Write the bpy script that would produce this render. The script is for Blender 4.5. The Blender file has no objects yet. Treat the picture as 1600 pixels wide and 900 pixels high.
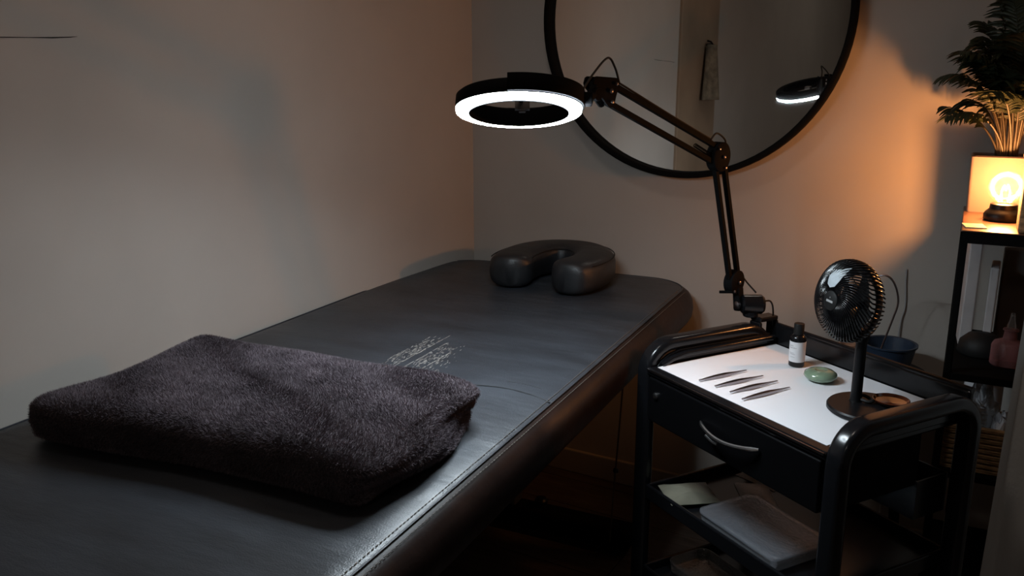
import bpy, math, random
import numpy as np
from mathutils import Vector, Matrix
random.seed(7); np.random.seed(7)
PI = math.pi
scene = bpy.context.scene
COL = scene.collection

# ------------------------------------------------------------------ camera
cd = bpy.data.cameras.new('camera'); cam = bpy.data.objects.new('camera', cd); COL.objects.link(cam)
cam.location = (0, 0, 1.29)
cam.rotation_euler = (math.radians(90 - 13.816), 0, math.radians(30))
cd.sensor_width = 36; cd.lens = 30.375; cd.clip_start = .02
scene.camera = cam
# ------------------------------------------------------------------ world, exposure
w = bpy.data.worlds.new('world'); scene.world = w; w.use_nodes = True
w.node_tree.nodes['Background'].inputs[0].default_value = (.5, .55, .65, 1)
w.node_tree.nodes['Background'].inputs[1].default_value = .05
vs = scene.view_settings
vs.view_transform = 'Standard'; vs.look = 'None'; vs.gamma = 1; vs.use_curve_mapping = False
vs.exposure = 0.0
RING_STRENGTH = 190.0
BULB_WATTS = 10.5
CEILING_FILL_WATTS = 2.4
REAR_FILL_WATTS = 2.6

# ------------------------------------------------------------------ materials
MATS = {}
def mat(name, col, rough=.5, metal=0., bump=0., bscale=60., var=0., vscale=6., spec=.5, coat=0., trans=0., ior=1.45,
        emit=None, estr=0., alpha=1., stretch=None, detail=4., coat_rough=.1, rvar=0.):
    m = bpy.data.materials.new(name); m.use_nodes = True
    nt = m.node_tree; N = nt.nodes; L = nt.links
    b = N['Principled BSDF']
    b.inputs['Base Color'].default_value = (*col, 1); b.inputs['Roughness'].default_value = rough
    b.inputs['Metallic'].default_value = metal; b.inputs['Specular IOR Level'].default_value = spec
    b.inputs['Coat Weight'].default_value = coat; b.inputs['Coat Roughness'].default_value = coat_rough
    b.inputs['Transmission Weight'].default_value = trans; b.inputs['IOR'].default_value = ior
    b.inputs['Alpha'].default_value = alpha
    if emit: b.inputs['Emission Color'].default_value = (*emit, 1); b.inputs['Emission Strength'].default_value = estr
    tc = N.new('ShaderNodeTexCoord'); src = tc.outputs['Object']
    if stretch:
        mp = N.new('ShaderNodeMapping'); mp.inputs['Scale'].default_value = stretch
        L.new(src, mp.inputs['Vector']); src = mp.outputs['Vector']
    n = N.new('ShaderNodeTexNoise'); n.inputs['Scale'].default_value = vscale; n.inputs['Detail'].default_value = detail
    L.new(src, n.inputs['Vector'])
    if var > 0:
        r = N.new('ShaderNodeValToRGB')
        r.color_ramp.elements[0].position = .3; r.color_ramp.elements[1].position = .7
        r.color_ramp.elements[0].color = (*[max(0, c * (1 - var)) for c in col], 1)
        r.color_ramp.elements[1].color = (*[min(1, c * (1 + var)) for c in col], 1)
        L.new(n.outputs['Fac'], r.inputs['Fac']); L.new(r.outputs['Color'], b.inputs['Base Color'])
    if rvar > 0:
        mr = N.new('ShaderNodeMapRange'); mr.inputs['From Min'].default_value = .3; mr.inputs['From Max'].default_value = .7
        mr.inputs['To Min'].default_value = rough - rvar; mr.inputs['To Max'].default_value = rough + rvar
        L.new(n.outputs['Fac'], mr.inputs['Value']); L.new(mr.outputs['Result'], b.inputs['Roughness'])
    if bump > 0:
        n2 = N.new('ShaderNodeTexNoise'); n2.inputs['Scale'].default_value = bscale; n2.inputs['Detail'].default_value = 5
        L.new(src, n2.inputs['Vector'])
        bp = N.new('ShaderNodeBump'); bp.inputs['Strength'].default_value = bump; bp.inputs['Distance'].default_value = .004
        L.new(n2.outputs['Fac'], bp.inputs['Height']); L.new(bp.outputs['Normal'], b.inputs['Normal'])
    MATS[name] = m
    return m

mat('wall', (.42, .388, .352), .85, bump=.25, bscale=14, var=.07, vscale=2.2, spec=.25)
mat('door_paint', (.36, .33, .29), .6, var=.06)
mat('casing', (.30, .215, .145), .6, var=.15, vscale=4)
mat('ceiling', (.5, .47, .43), .9)
mat('plank', (.075, .055, .045), .5, bump=.3, bscale=20, var=.35, vscale=9, stretch=(1, 9, 9))
mat('black_plastic', (.006, .006, .007), .40, spec=.25, bump=.03, bscale=150)
mat('black_gloss', (.006, .0063, .0075), .2, spec=.4, bump=.02, bscale=30)
mat('black_metal', (.005, .005, .005), .72, spec=.04)
mat('lamp_black', (.006, .006, .0065), .7, spec=.03)
mat('drawer_black', (.003, .003, .0035), .5, spec=.04)
mat('black_matte', (.008, .008, .008), .6, spec=.3)
mat('chrome', (.8, .8, .8), .26, 1.)
mat('steel', (.30, .27, .28), .28, 1.)
mat('bed_metal', (.16, .155, .15), .4, .8)
mat('paper', (.80, .80, .83), .75, bump=.35, bscale=9, var=.015)
mat('label', (.72, .72, .74), .6)
mat('ink', (.06, .06, .07), .7)
mat('grey_print', (.35, .35, .35), .5)
mat('jade', (.19, .27, .185), .14, var=.22, vscale=22, coat=.5)
mat('sticker', (.5, .56, .60), .35, var=.15, vscale=60)
mat('pile', (.15, .125, .142), .9, var=.35, vscale=16, spec=.1)
mat('towel_core', (.06, .05, .056), .95, var=.3, vscale=12, spec=.1)
mat('brown_leather', (.012, .0055, .004), .45, spec=.22, bump=.25, bscale=40, var=.3, vscale=14)
mat('dark_thread', (.006, .006, .007), .8)
mat('thread', (.10, .085, .07), .7)
mat('cord', (.10, .07, .05), .6)
mat('straw', (.30, .19, .095), .8, bump=.8, bscale=70, var=.4, vscale=45, stretch=(1, 1, 3))
mat('planter', (.16, .122, .112), .7, bump=.25, bscale=40, var=.06)
mat('soil', (.02, .015, .01), .95)
mat('leaf', (.022, .030, .014), .5, var=.35, vscale=12)
mat('stem', (.022, .016, .008), .5, var=.3, vscale=20)
mat('curtain', (.62, .62, .61), .75, bump=.3, bscale=90, var=.06, vscale=3)
mat('pale_carton', (.45, .43, .43), .6, var=.12, vscale=14)
mat('dark_carton', (.10, .09, .085), .6, var=.2, vscale=10)
mat('white_plastic', (.5, .5, .52), .4)
mat('blue_plastic', (.022, .035, .060), .38)
mat('tan', (.33, .17, .10), .55, var=.1)
mat('beige_packet', (.17, .16, .12), .35, var=.12, vscale=40, bump=.3, bscale=30)
mat('cloth_hang', (.16, .13, .09), .85, var=.5, vscale=25)
mat('mirror', (.80, .81, .80), .015, 1.)
mat('warm_wood', (.10, .05, .032), .3, var=.2, vscale=8)
mat('green_card', (.42, .45, .36), .6, var=.25, vscale=30)
mat('ring_emit', (.9, .95, 1.), .4, emit=(.80, .92, 1.0), estr=RING_STRENGTH)
mat('filament', (1, .6, .2), .5, emit=(1., .50, .16), estr=70.)
mat('fill_dome_glass', (.9, .8, .7), .5, emit=(1., .72, .50), estr=.6)  # glowing dome of the added ceiling fill lamps

def glassy(name, tint, fac, rough=.08, diff=None, dfac=0., fres=.8):
    """thin clear plastic or glass: transparent with a gloss layer and a little haze"""
    m = bpy.data.materials.new(name); m.use_nodes = True
    nt = m.node_tree; N = nt.nodes; L = nt.links
    for x in list(N):
        if x.type != 'OUTPUT_MATERIAL': N.remove(x)
    out = [x for x in N if x.type == 'OUTPUT_MATERIAL'][0]
    t = N.new('ShaderNodeBsdfTransparent'); t.inputs[0].default_value = (*tint, 1)
    g = N.new('ShaderNodeBsdfGlossy'); g.inputs['Roughness'].default_value = rough
    fr = N.new('ShaderNodeFresnel'); fr.inputs[0].default_value = 1.5
    nz = N.new('ShaderNodeTexNoise'); nz.inputs['Scale'].default_value = 25
    bp = N.new('ShaderNodeBump'); bp.inputs['Strength'].default_value = .35; bp.inputs['Distance'].default_value = .006
    L.new(nz.outputs['Fac'], bp.inputs['Height']); L.new(bp.outputs['Normal'], g.inputs['Normal'])
    mul = N.new('ShaderNodeMath'); mul.operation = 'MULTIPLY_ADD'; mul.inputs[1].default_value = fres; mul.inputs[2].default_value = fac
    L.new(fr.outputs[0], mul.inputs[0])
    mx = N.new('ShaderNodeMixShader'); L.new(mul.outputs[0], mx.inputs[0]); L.new(t.outputs[0], mx.inputs[1]); L.new(g.outputs[0], mx.inputs[2])
    last = mx
    if diff:
        d = N.new('ShaderNodeBsdfDiffuse'); d.inputs[0].default_value = (*diff, 1)
        m2 = N.new('ShaderNodeMixShader'); m2.inputs[0].default_value = dfac
        L.new(mx.outputs[0], m2.inputs[1]); L.new(d.outputs[0], m2.inputs[2]); last = m2
    L.new(last.outputs[0], out.inputs[0])
    MATS[name] = m
glassy('bulb_glass', (.97, .93, .86), .0, .12, (.5, .4, .3), .03, .25)
glassy('clear_plastic', (.92, .93, .94), .05, .15, (.55, .57, .60), .22)
glassy('cloudy_plastic', (.9, .92, .95), .025, .2, (.42, .43, .46), .06, .7)
glassy('clear_glass', (.94, .95, .95), .05, .04, (.5, .5, .5), .05)
glassy('pink_liquid', (.75, .42, .42), .04, .1, (.34, .15, .15), .45)

def leather(name, col, spec_):
    m = mat(name, col, .5, spec=spec_, var=.32, vscale=1., stretch=(5, 16, 8), detail=7)
    nt = m.node_tree; N = nt.nodes; L = nt.links; b = N['Principled BSDF']
    tc = N.new('ShaderNodeTexCoord')
    # broad wrinkles running across the bed, grain on top
    mp = N.new('ShaderNodeMapping'); mp.inputs['Scale'].default_value = (7, 22, 10); L.new(tc.outputs['Object'], mp.inputs['Vector'])
    n1 = N.new('ShaderNodeTexNoise'); n1.inputs['Scale'].default_value = 1.; n1.inputs['Detail'].default_value = 6; L.new(mp.outputs[0], n1.inputs['Vector'])
    n2 = N.new('ShaderNodeTexVoronoi'); n2.inputs['Scale'].default_value = 420; L.new(tc.outputs['Object'], n2.inputs['Vector'])
    b1 = N.new('ShaderNodeBump'); b1.inputs['Strength'].default_value = .5; b1.inputs['Distance'].default_value = .006; L.new(n1.outputs['Fac'], b1.inputs['Height'])
    b2 = N.new('ShaderNodeBump'); b2.inputs['Strength'].default_value = .12; b2.inputs['Distance'].default_value = .002; L.new(n2.outputs['Distance'], b2.inputs['Height'])
    L.new(b1.outputs[0], b2.inputs['Normal']); L.new(b2.outputs[0], b.inputs['Normal'])
    n3 = N.new('ShaderNodeTexNoise'); n3.inputs['Scale'].default_value = 5; n3.inputs['Detail'].default_value = 6; L.new(tc.outputs['Object'], n3.inputs['Vector'])
    mr = N.new('ShaderNodeMapRange'); mr.inputs['From Min'].default_value = .3; mr.inputs['From Max'].default_value = .7
    mr.inputs['To Min'].default_value = .38; mr.inputs['To Max'].default_value = .52
    L.new(n3.outputs['Fac'], mr.inputs['Value']); L.new(mr.outputs[0], b.inputs['Roughness'])
leather('leather', (.025, .029, .036), .7)
leather('headrest_leather', (.012, .013, .015), .6)

# ------------------------------------------------------------------ mesh helpers
class MB:
    def __init__(s): s.v = []; s.f = []
    def add(s, vs_, fs_):
        o = len(s.v); s.v += [tuple(map(float, p)) for p in vs_]; s.f += [tuple(i + o for i in f) for f in fs_]; return s
    def box(s, c, d, rz=0., M=None):
        hx, hy, hz = d[0] / 2, d[1] / 2, d[2] / 2
        P = [Vector((x, y, z)) for x in (-hx, hx) for y in (-hy, hy) for z in (-hz, hz)]
        R = M if M is not None else Matrix.Rotation(rz, 3, 'Z')
        P = [R @ p + Vector(c) for p in P]
        return s.add(P, [(0, 1, 3, 2), (4, 6, 7, 5), (0, 4, 5, 1), (2, 3, 7, 6), (0, 2, 6, 4), (1, 5, 7, 3)])
    def lim(s, a, b): return s.box([(a[i] + b[i]) / 2 for i in range(3)], [abs(b[i] - a[i]) for i in range(3)])
    def tube(s, path, r, n=10, closed=False, cap=True):
        P = [Vector(p) for p in path]; m = len(P)
        R = r if hasattr(r, '__len__') else [r] * m
        T = []
        for i in range(m):
            a = P[(i - 1) % m] if (closed or i > 0) else P[i]; b = P[(i + 1) % m] if (closed or i < m - 1) else P[i]
            T.append((b - a).normalized())
        up = Vector((0, 0, 1)) if abs(T[0].z) < .9 else Vector((1, 0, 0))
        N_ = (up - T[0] * up.dot(T[0])).normalized(); vs_ = []
        for i in range(m):
            N_ = (N_ - T[i] * N_.dot(T[i])).normalized(); B = T[i].cross(N_)
            for k in range(n):
                a = 2 * PI * k / n; vs_.append(P[i] + (N_ * math.cos(a) + B * math.sin(a)) * R[i])
        fs_ = []
        for i in range(m if closed else m - 1):
            j = (i + 1) % m
            for k in range(n): fs_.append((i * n + k, i * n + (k + 1) % n, j * n + (k + 1) % n, j * n + k))
        if cap and not closed:
            fs_.append(tuple(range(n))[::-1]); fs_.append(tuple((m - 1) * n + k for k in range(n)))
        return s.add(vs_, fs_)
    def sweep(s, path, axis, prof, closed=False):
        """planar path, profile (a along axis, b along in-plane normal)"""
        A = Vector(axis).normalized(); P = [Vector(p) for p in path]; m = len(P); n = 0; vs_ = []
        for i in range(m):
            a = P[(i - 1) % m] if (closed or i > 0) else P[i]; b = P[(i + 1) % m] if (closed or i < m - 1) else P[i]
            t = (b - a).normalized(); nn = A.cross(t)
            pr = prof(i / (m - 1)) if callable(prof) else prof
            n = len(pr)
            for (x, y) in pr: vs_.append(P[i] + A * x + nn * y)
        fs_ = []
        for i in range(m if closed else m - 1):
            j = (i + 1) % m
            for k in range(n): fs_.append((i * n + k, i * n + (k + 1) % n, j * n + (k + 1) % n, j * n + k))
        if not closed:
            fs_.append(tuple(range(n))[::-1]); fs_.append(tuple((m - 1) * n + k for k in range(n)))
        return s.add(vs_, fs_)
    def lathe(s, prof, c=(0, 0, 0), n=32, M=None, ring=False):
        R = M if M is not None else Matrix.Identity(3); vs_ = []; fs_ = []; m = len(prof)
        for (r, z) in prof:
            for k in range(n):
                a = 2 * PI * k / n; vs_.append(R @ Vector((r * math.cos(a), r * math.sin(a), z)) + Vector(c))
        for i in range(m - 1):
            for k in range(n): fs_.append((i * n + k, i * n + (k + 1) % n, (i + 1) * n + (k + 1) % n, (i + 1) * n + k))
        if ring:
            for k in range(n): fs_.append(((m - 1) * n + k, (m - 1) * n + (k + 1) % n, (k + 1) % n, k))
            return s.add(vs_, fs_)
        if prof[0][0] > 1e-6: fs_.append(tuple(range(n))[::-1])
        if prof[-1][0] > 1e-6: fs_.append(tuple((m - 1) * n + k for k in range(n)))
        return s.add(vs_, fs_)
    def rings(s, loops, cap0=True, cap1=True):
        n = len(loops[0]); vs_ = [p for l in loops for p in l]; fs_ = []
        for i in range(len(loops) - 1):
            for k in range(n): fs_.append((i * n + k, i * n + (k + 1) % n, (i + 1) * n + (k + 1) % n, (i + 1) * n + k))
        if cap0: fs_.append(tuple(range(n))[::-1])
        if cap1: fs_.append(tuple((len(loops) - 1) * n + k for k in range(n)))
        return s.add(vs_, fs_)
    def mesh(s, name, m, smooth=35):
        me = bpy.data.meshes.new(name); me.from_pydata(s.v, [], s.f); me.validate(); me.update()
        import bmesh
        bm = bmesh.new(); bm.from_mesh(me); bmesh.ops.recalc_face_normals(bm, faces=bm.faces); bm.to_mesh(me); bm.free()
        if smooth:
            me.polygons.foreach_set('use_smooth', [True] * len(me.polygons)); me.set_sharp_from_angle(angle=math.radians(smooth))
        me.materials.append(MATS[m] if isinstance(m, str) else m); return me
    def build(s, name, m, parent=None, smooth=35, bevel=0., seg=2):
        o = bpy.data.objects.new(name, s.mesh(name, m, smooth)); COL.objects.link(o)
        if parent: o.parent = parent
        if bevel:
            b = o.modifiers.new('bevel', 'BEVEL'); b.width = bevel; b.segments = seg; b.limit_method = 'ANGLE'; b.angle_limit = math.radians(40)
            b.harden_normals = False
        return o
def tag(o, label, cat, group=None):
    o['label'] = label; o['category'] = cat
    if group: o['group'] = group
    return o
def thing(name, label, cat, loc=(0, 0, 0), rz=0., group=None):
    o = bpy.data.objects.new(name, None); COL.objects.link(o); o.empty_display_size = .05
    o.location = loc; o.rotation_euler = (0, 0, rz)
    return tag(o, label, cat, group)
def struct(o): o['kind'] = 'structure'; return o
def rrect(x0, x1, y0, y1, r, n=8):
    r = max(r, 1e-4); P = []
    for cx, cy, a0 in ((x1 - r, y1 - r, 0), (x0 + r, y1 - r, PI / 2), (x0 + r, y0 + r, PI), (x1 - r, y0 + r, 1.5 * PI)):
        for k in range(n + 1):
            a = a0 + PI / 2 * k / n; P.append((cx + r * math.cos(a), cy + r * math.sin(a)))
    return P
def rprof(w_, h_, r, n=4): return rrect(-w_ / 2, w_ / 2, -h_ / 2, h_ / 2, r, n)
def smoothpath(pts, k=8):
    P = [Vector(p) for p in pts]; out = []
    for i in range(len(P) - 1):
        p0 = P[i - 1] if i > 0 else P[i] * 2 - P[i + 1]; p1 = P[i]; p2 = P[i + 1]; p3 = P[i + 2] if i + 2 < len(P) else P[i + 1] * 2 - P[i]
        for j in range(k):
            t = j / k
            out.append(.5 * ((2 * p1) + (p2 - p0) * t + (2 * p0 - 5 * p1 + 4 * p2 - p3) * t * t + (3 * p1 - p0 - 3 * p2 + p3) * t ** 3))
    out.append(P[-1]); return out
def frame_to(z, x=None):
    """3x3 with local Z along z"""
    z = Vector(z).normalized(); x = Vector(x) if x is not None else (Vector((1, 0, 0)) if abs(z.x) < .9 else Vector((0, 1, 0)))
    x = (x - z * x.dot(z)).normalized(); y = z.cross(x)
    return Matrix((x, y, z)).transposed()
def rodbox(mb, a, b, w_, h_, axis):
    """bar from a to b, w_ along axis, h_ across"""
    a = Vector(a); b = Vector(b); t = (b - a).normalized(); A = Vector(axis); A = (A - t * A.dot(t)).normalized(); n = t.cross(A)
    M = Matrix((A, n, t)).transposed(); mb.box((a + b) / 2, (w_, h_, (b - a).length), M=M)

# ------------------------------------------------------------------ the room
XL, YB, XR, YF, ZC = -1.545, 2.42, 1.55, -2.6, 2.55
fl = struct(MB().lim((XL - .1, YF - .1, -.1), (XR + .1, YB + .1, -.012)).build('floor', 'plank', smooth=0))
pm = {}
wpl = .16; y = YF
random.seed(3)
while y < YB - .01:
    x = XL - random.random() * .8
    wp = min(wpl, YB - y)
    while x < XR:
        L_ = 1.2; x0 = max(x, XL); x1 = min(x + L_, XR)
        if x1 - x0 > .03 and y > .2:
            key = (round(x1 - x0, 3), round(wp, 3))
            if key not in pm: pm[key] = MB().box((0, 0, 0), (key[0] - .003, key[1] - .003, .012)).mesh('plank', 'plank', 0)
            o = bpy.data.objects.new('plank', pm[key]); COL.objects.link(o); o.parent = fl
            o.location = ((x0 + x1) / 2, y + wp / 2, -.006 - random.random() * .0008)
        x += L_
    y += wpl
struct(MB().lim((XL - .1, YB, 0), (XR + .1, YB + .1, ZC)).build('wall_back', 'wall', smooth=0))
wl = struct(MB().lim((XL - .1, .785, 0), (XL, YB, ZC)).lim((XL - .13, YF - .1, 0), (XL - .03, .785, ZC)).build('wall_left', 'wall', smooth=0))
struct(MB().lim((XR, YF - .1, 0), (XR + .1, YB, ZC)).build('wall_right', 'wall', smooth=0))
struct(MB().lim((XL - .1, YF - .1, 0), (XR + .1, YF, ZC)).build('wall_front', 'wall', smooth=0))
struct(MB().lim((XL - .1, YF - .1, ZC), (XR + .1, YB + .1, ZC + .1)).build('ceiling', 'ceiling', smooth=0))
struct(MB().lim((XL, YB - .014, 0), (XR, YB, .08)).build('baseboard_back', 'door_paint', smooth=0, bevel=.004))
struct(MB().lim((XL, .785, 0), (XL + .014, YB - .015, .08)).build('baseboard_left', 'door_paint', smooth=0, bevel=.004))
# hairline crack in the plaster, real groove-sized sliver
pts = [(XL + .0002, .825, 1.349), (XL + .0002, .86, 1.353), (XL + .0002, .92, 1.3548), (XL + .0002, .955, 1.3558), (XL + .0002, 1.0, 1.357), (XL + .0002, 1.035, 1.359), (XL + .0002, 1.05, 1.361)]
MB().tube(pts, [.0006, .0008, .0009, .0006, .0013, .0009, .0002], 5).build('crack', 'black_matte', wl)
# door casing seen in the mirror
struct(MB().lim((XL - .03, .27, 0), (XL - .004, .745, 2.2)).build('trim_1', 'casing', smooth=0, bevel=.004))
d1 = struct(MB().lim((-1.40, YF, 0), (-.55, YF + .03, 2.1)).build('door_1', 'door_paint', smooth=0, bevel=.004))
MB().lim((-1.46, YF, 0), (-1.40, YF + .05, 2.16)).lim((-.55, YF, 0), (-.49, YF + .05, 2.16)).lim((-1.46, YF, 2.1), (-.49, YF + .05, 2.16)).build('door_frame', 'casing', d1, 0, .003)
MB().lim((-1.39, YF + .03, 1.47), (-.56, YF + .034, 1.485)).build('panel_groove', 'black_matte', d1, 0)
MB().lathe([(.012, 0), (.012, .04), (.024, .045), (.027, .06), (.018, .072), (0, .074)], (-.62, YF + .03, 1.0), 20, frame_to((0, 1, 0))).build('door_knob', 'steel', d1)

# ------------------------------------------------------------------ fill lamps (added on the ceiling out of frame for faint warm fill)
for (lx, ly, watts, lab) in ((-.75, 1.25, CEILING_FILL_WATTS, 'small dim fill lamp added out of frame on the ceiling above the bed'), (-.5, -1.3, REAR_FILL_WATTS, 'small dim fill lamp added out of frame on the ceiling near the door')):
    cl = thing('fill_lamp', lab, 'lamp', (lx, ly, ZC), group='added fill lamps on the ceiling')
    MB().lathe([(.13, 0), (.13, -.02), (.12, -.03)], n=40).build('base', 'white_plastic', cl)
    MB().lathe([(.12, -.03), (.115, -.055), (.09, -.08), (.05, -.093), (0, -.097)], n=40).build('shade', 'fill_dome_glass', cl)
    ld = bpy.data.lights.new('fill_glow', 'AREA'); ld.shape = 'DISK'; ld.size = .3; ld.energy = watts; ld.color = (1, .90, .80)
    lo = bpy.data.objects.new('fill_glow', ld); COL.objects.link(lo); lo.parent = cl; lo.location = (0, 0, -.11)

# ------------------------------------------------------------------ massage bed
BA = math.radians(4.8)
def BW(e2, e1, z=0.):   # bed axes to world
    return Vector((e2 * math.cos(BA) - e1 * math.sin(BA), e2 * math.sin(BA) + e1 * math.cos(BA), z))
BC = (-.955, 1.42)
bed = thing('massage_bed', 'long padded black leather treatment bed with worn top against the wall', 'bed', BW(*BC), BA)
bx0, bx1, by0, by1 = -1.385 - BC[0], -.577 - BC[0], .36 - BC[1], 2.475 - BC[1]
def loop(ins, z, r=.13, n=10): return [(x, y_, z) for x, y_ in rrect(bx0 + ins, bx1 - ins, by0 + ins, by1 - ins, r - ins, n)]
top = MB()
lp = [loop(0, .6965), loop(.004, .699), loop(.012, .701), loop(.03, .7025), loop(.09, .704)]
top.rings(lp, cap0=False); top.build('cushion_top', 'leather', bed, 60)
sd = MB(); sd.rings([loop(0, .6965), loop(-.011, .693), loop(-.022, .684), loop(-.031, .667), loop(-.034, .645), loop(-.031, .622), loop(-.022, .606), loop(-.012, .598), loop(.02, .596)], False, True)
sd.build('cushion_side', 'brown_leather', bed, 60)
pl = [Vector(p) for p in loop(-.001, .6985, n=14)]
MB().tube(pl, .0016, 6, closed=True).build('piping', 'leather', bed)
# stitches along the edge that faces the trolley
st = MB()
yy = by0 + .15
while yy < by1 - .13:
    for xo, zz in ((.0075, .7012), (-.011, .6955)):
        st.box((bx1 - xo, yy, zz), (.0011, .0055, .0011))
    yy += .0095
s_ = st.build('stitching', 'thread', bed, 0); s_['kind'] = 'stuff'
sp = smoothpath([(-1.36 - BC[0], 1.36 - BC[1], .7032), (-1.1 - BC[0], 1.375 - BC[1], .7043), (-.9 - BC[0], 1.385 - BC[1], .7043), (-.793 - BC[0], 1.397 - BC[1], .7042), (-.695 - BC[0], 1.416 - BC[1], .7040), (-.63 - BC[0], 1.410 - BC[1], .7030), (-.578 - BC[0], 1.394 - BC[1], .6995)], 10)
MB().tube(sp, .0016, 6).build('seam', 'dark_thread', bed)
MB().tube(smoothpath([(-.70 - BC[0], 1.452 - BC[1], .7039), (-.66 - BC[0], 1.455 - BC[1], .7036), (-.615 - BC[0], 1.447 - BC[1], .7026)], 6), [.0003] + [.001] * 11 + [.0003], 5).build('crease', 'dark_thread', bed)
# flaked leather: thin slivers of the pale backing, laid along the bed
random.seed(11); fk = MB()
for band, (xa, xb, ya, yb, n) in enumerate([(-.985, -.945, 1.42, 1.66, 190), (-.925, -.872, 1.40, 1.63, 170), (-.865, -.845, 1.42, 1.55, 14)]):
    for i in range(n):
        x_ = random.uniform(xa, xb); y_ = random.triangular(ya, yb, (ya + yb) / 2); l_ = random.uniform(.002, .011); w_ = random.uniform(.0003, .0007)
        fk.box((x_ - BC[0], y_ - BC[1], .7043), (w_, l_, .0006), rz=random.uniform(-.12, .12))
for x_, ya, yb in ((-.947, 1.43, 1.66), (-.925, 1.40, 1.62), (-.885, 1.40, 1.56)):   # long straight cracks
    y_ = ya
    while y_ < yb:
        l_ = random.uniform(.012, .035); fk.box((x_ + random.uniform(-.0008, .0008) - BC[0], y_ + l_ / 2 - BC[1], .7044), (.0008, l_, .0006)); y_ += l_ + random.uniform(.001, .009)
mat('flake', (.30, .285, .26), .45, var=.4, vscale=90)
o = fk.build('flaking', 'flake', bed, 0); o['kind'] = 'stuff'
MB().lim((-.36, by0 + .1, .54), (.33, by1 - .1, .597)).build('frame', 'black_matte', bed, 0, .006)
for ye in (2.10 - BC[1], .62 - BC[1]):
    MB().lim((-.40, ye - .035, .012), (.335, ye + .035, .075)).build('foot_bar', 'black_metal', bed, 0, .012, 3)
    MB().lim((-.08, ye - .03, .075), (-.01, ye + .03, .55)).build('column', 'bed_metal', bed, 0, .006)
    for xx in (-.36, .30): MB().lathe([(.022, 0), (.024, .004), (.022, .013)], (xx, ye, 0), 16).build('foot_pad', 'black_matte', bed)
kb = MB().lathe([(.010, 0), (.010, .012), (.018, .014), (.019, .024), (.014, .030), (0, .031)], (.06, 2.10 - BC[1], .075), 18).build('knob', 'black_plastic', bed)
cbl = MB().tube([(-.608 - BC[0], 1.942 - BC[1], .60), (-.625 - BC[0], 1.965 - BC[1], .4), (-.636 - BC[0], 1.975 - BC[1], .26), (-.655 - BC[0], 2.01 - BC[1], .07)], .0022, 6).build('pull_cord', 'cord', bed)
MB().lathe([(0, -.008), (.006, -.005), (.0075, 0), (.006, .005), (0, .008)], (-.632 - BC[0], 1.972 - BC[1], .30), 12).build('bead', 'black_plastic', cbl)

# ------------------------------------------------------------------ headrest cushion
hc = BW(-.935, 2.29, .7046)
hr = thing('headrest_cushion', 'black leather horseshoe face cushion lying at the head of the bed', 'cushion', hc, BA)
cp = smoothpath([(-.078, -.150, 0), (-.102, -.07, 0), (-.100, .03, 0), (-.062, .105, 0), (.005, .128, 0), (.070, .095, 0), (.108, .02, 0), (.110, -.07, 0), (.080, -.160, 0)], 8)
HW, HH = .064, .096
def hprof(t):
    e = min(t, 1 - t); k = 1.0
    lim_ = .085
    if e < lim_: k = max(.05, (1 - (1 - e / lim_) ** 3.2)) ** (1 / 2.2)
    pr = []
    for q in range(28):
        a = 2 * PI * q / 28; c, s = math.cos(a), math.sin(a); p = 2 / 3.0
        zz = math.copysign(abs(c) ** p, c) * HH / 2 * (.72 + .28 * k) + HH / 2
        pr.append((zz, math.copysign(abs(s) ** p, s) * HW * k))
    return pr
cu = MB().sweep(cp, (0, 0, 1), hprof).build('cushion', 'headrest_leather', hr, 60)
def offs(path, d, z):
    out = []
    for i, p in enumerate(path):
        a = path[max(0, i - 1)]; b = path[min(len(path) - 1, i + 1)]; t = (b - a).normalized(); n = Vector((0, 0, 1)).cross(t)
        out.append(p + n * d + Vector((0, 0, z)))
    return out
core = cp[5:-5]
sl = offs(core, HW * .93, .082) ; sr = offs(core, -HW * .93, .082)
endA = cp[0] + (cp[0] - cp[3]).normalized() * .0; 
lp_ = sl + [cp[-3] + Vector((0.022, 0.0, .0695)), cp[-1] + Vector((-.004, .010, .066)), cp[-3] + Vector((-.035, .0, .0695))] + sr[::-1] + [cp[2] + Vector((.034, -.004, .0695)), cp[0] + Vector((.004, .010, .066)), cp[2] + Vector((-.022, 0, .0695))]
MB().tube(smoothpath(sl, 2), .0016, 5).build('seam', 'dark_thread', hr)
MB().tube(smoothpath(sr, 2), .0016, 5).build('seam', 'dark_thread', hr)

# ------------------------------------------------------------------ folded plush towel
tw = thing('folded_towel', 'thick dark mauve-grey plush towel folded flat on the bed', 'towel', BW(-.962, 1.068, .7046), BA)
def towel_pt(U, V, W):
    """box coords in [-1,1]^3 to a soft folded slab"""
    hx, hy, hz = .325, .185, .040
    r = .030
    p = np.array([U * hx, V * hy, W * hz])
    inner = np.array([hx - r, hy - r, hz - r * .98]); q = np.clip(p, -inner, inner); d = p - q; l = np.linalg.norm(d)
    if l > 1e-9: p = q + d / l * r * min(1, max(abs(d)) / r)
    x, y_, z = p
    # layered folds in the open end and the front
    zz = (z + hz) / (2 * hz)
    groove = .008 * (abs(math.sin(PI * zz * 3)) ** .5 - 1)
    if U > .93: x += groove * 1.6 + .010 * math.sin(zz * 5 + y_ * 20)
    if V < -.93: y_ += -groove * .6
    # sag and soft undulation
    t = (zz)
    z += t * (.0035 * math.sin(x * 9 + 1.) * math.cos(y_ * 11) + .002 * math.sin(x * 23 + y_ * 17))
    z -= t * .007 * max(0, (abs(x) / hx - .75) / .25) ** 2
    z -= t * .004 * max(0, (-y_ / hy - .6) / .4) ** 2
    x += .010 * math.sin(y_ * 14 + 2) * (abs(U)); y_ += .008 * math.sin(x * 8 + .5)
    if U < 0: y_ += -.010 * U * V * 2
    return (x, y_, z + hz)
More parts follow.
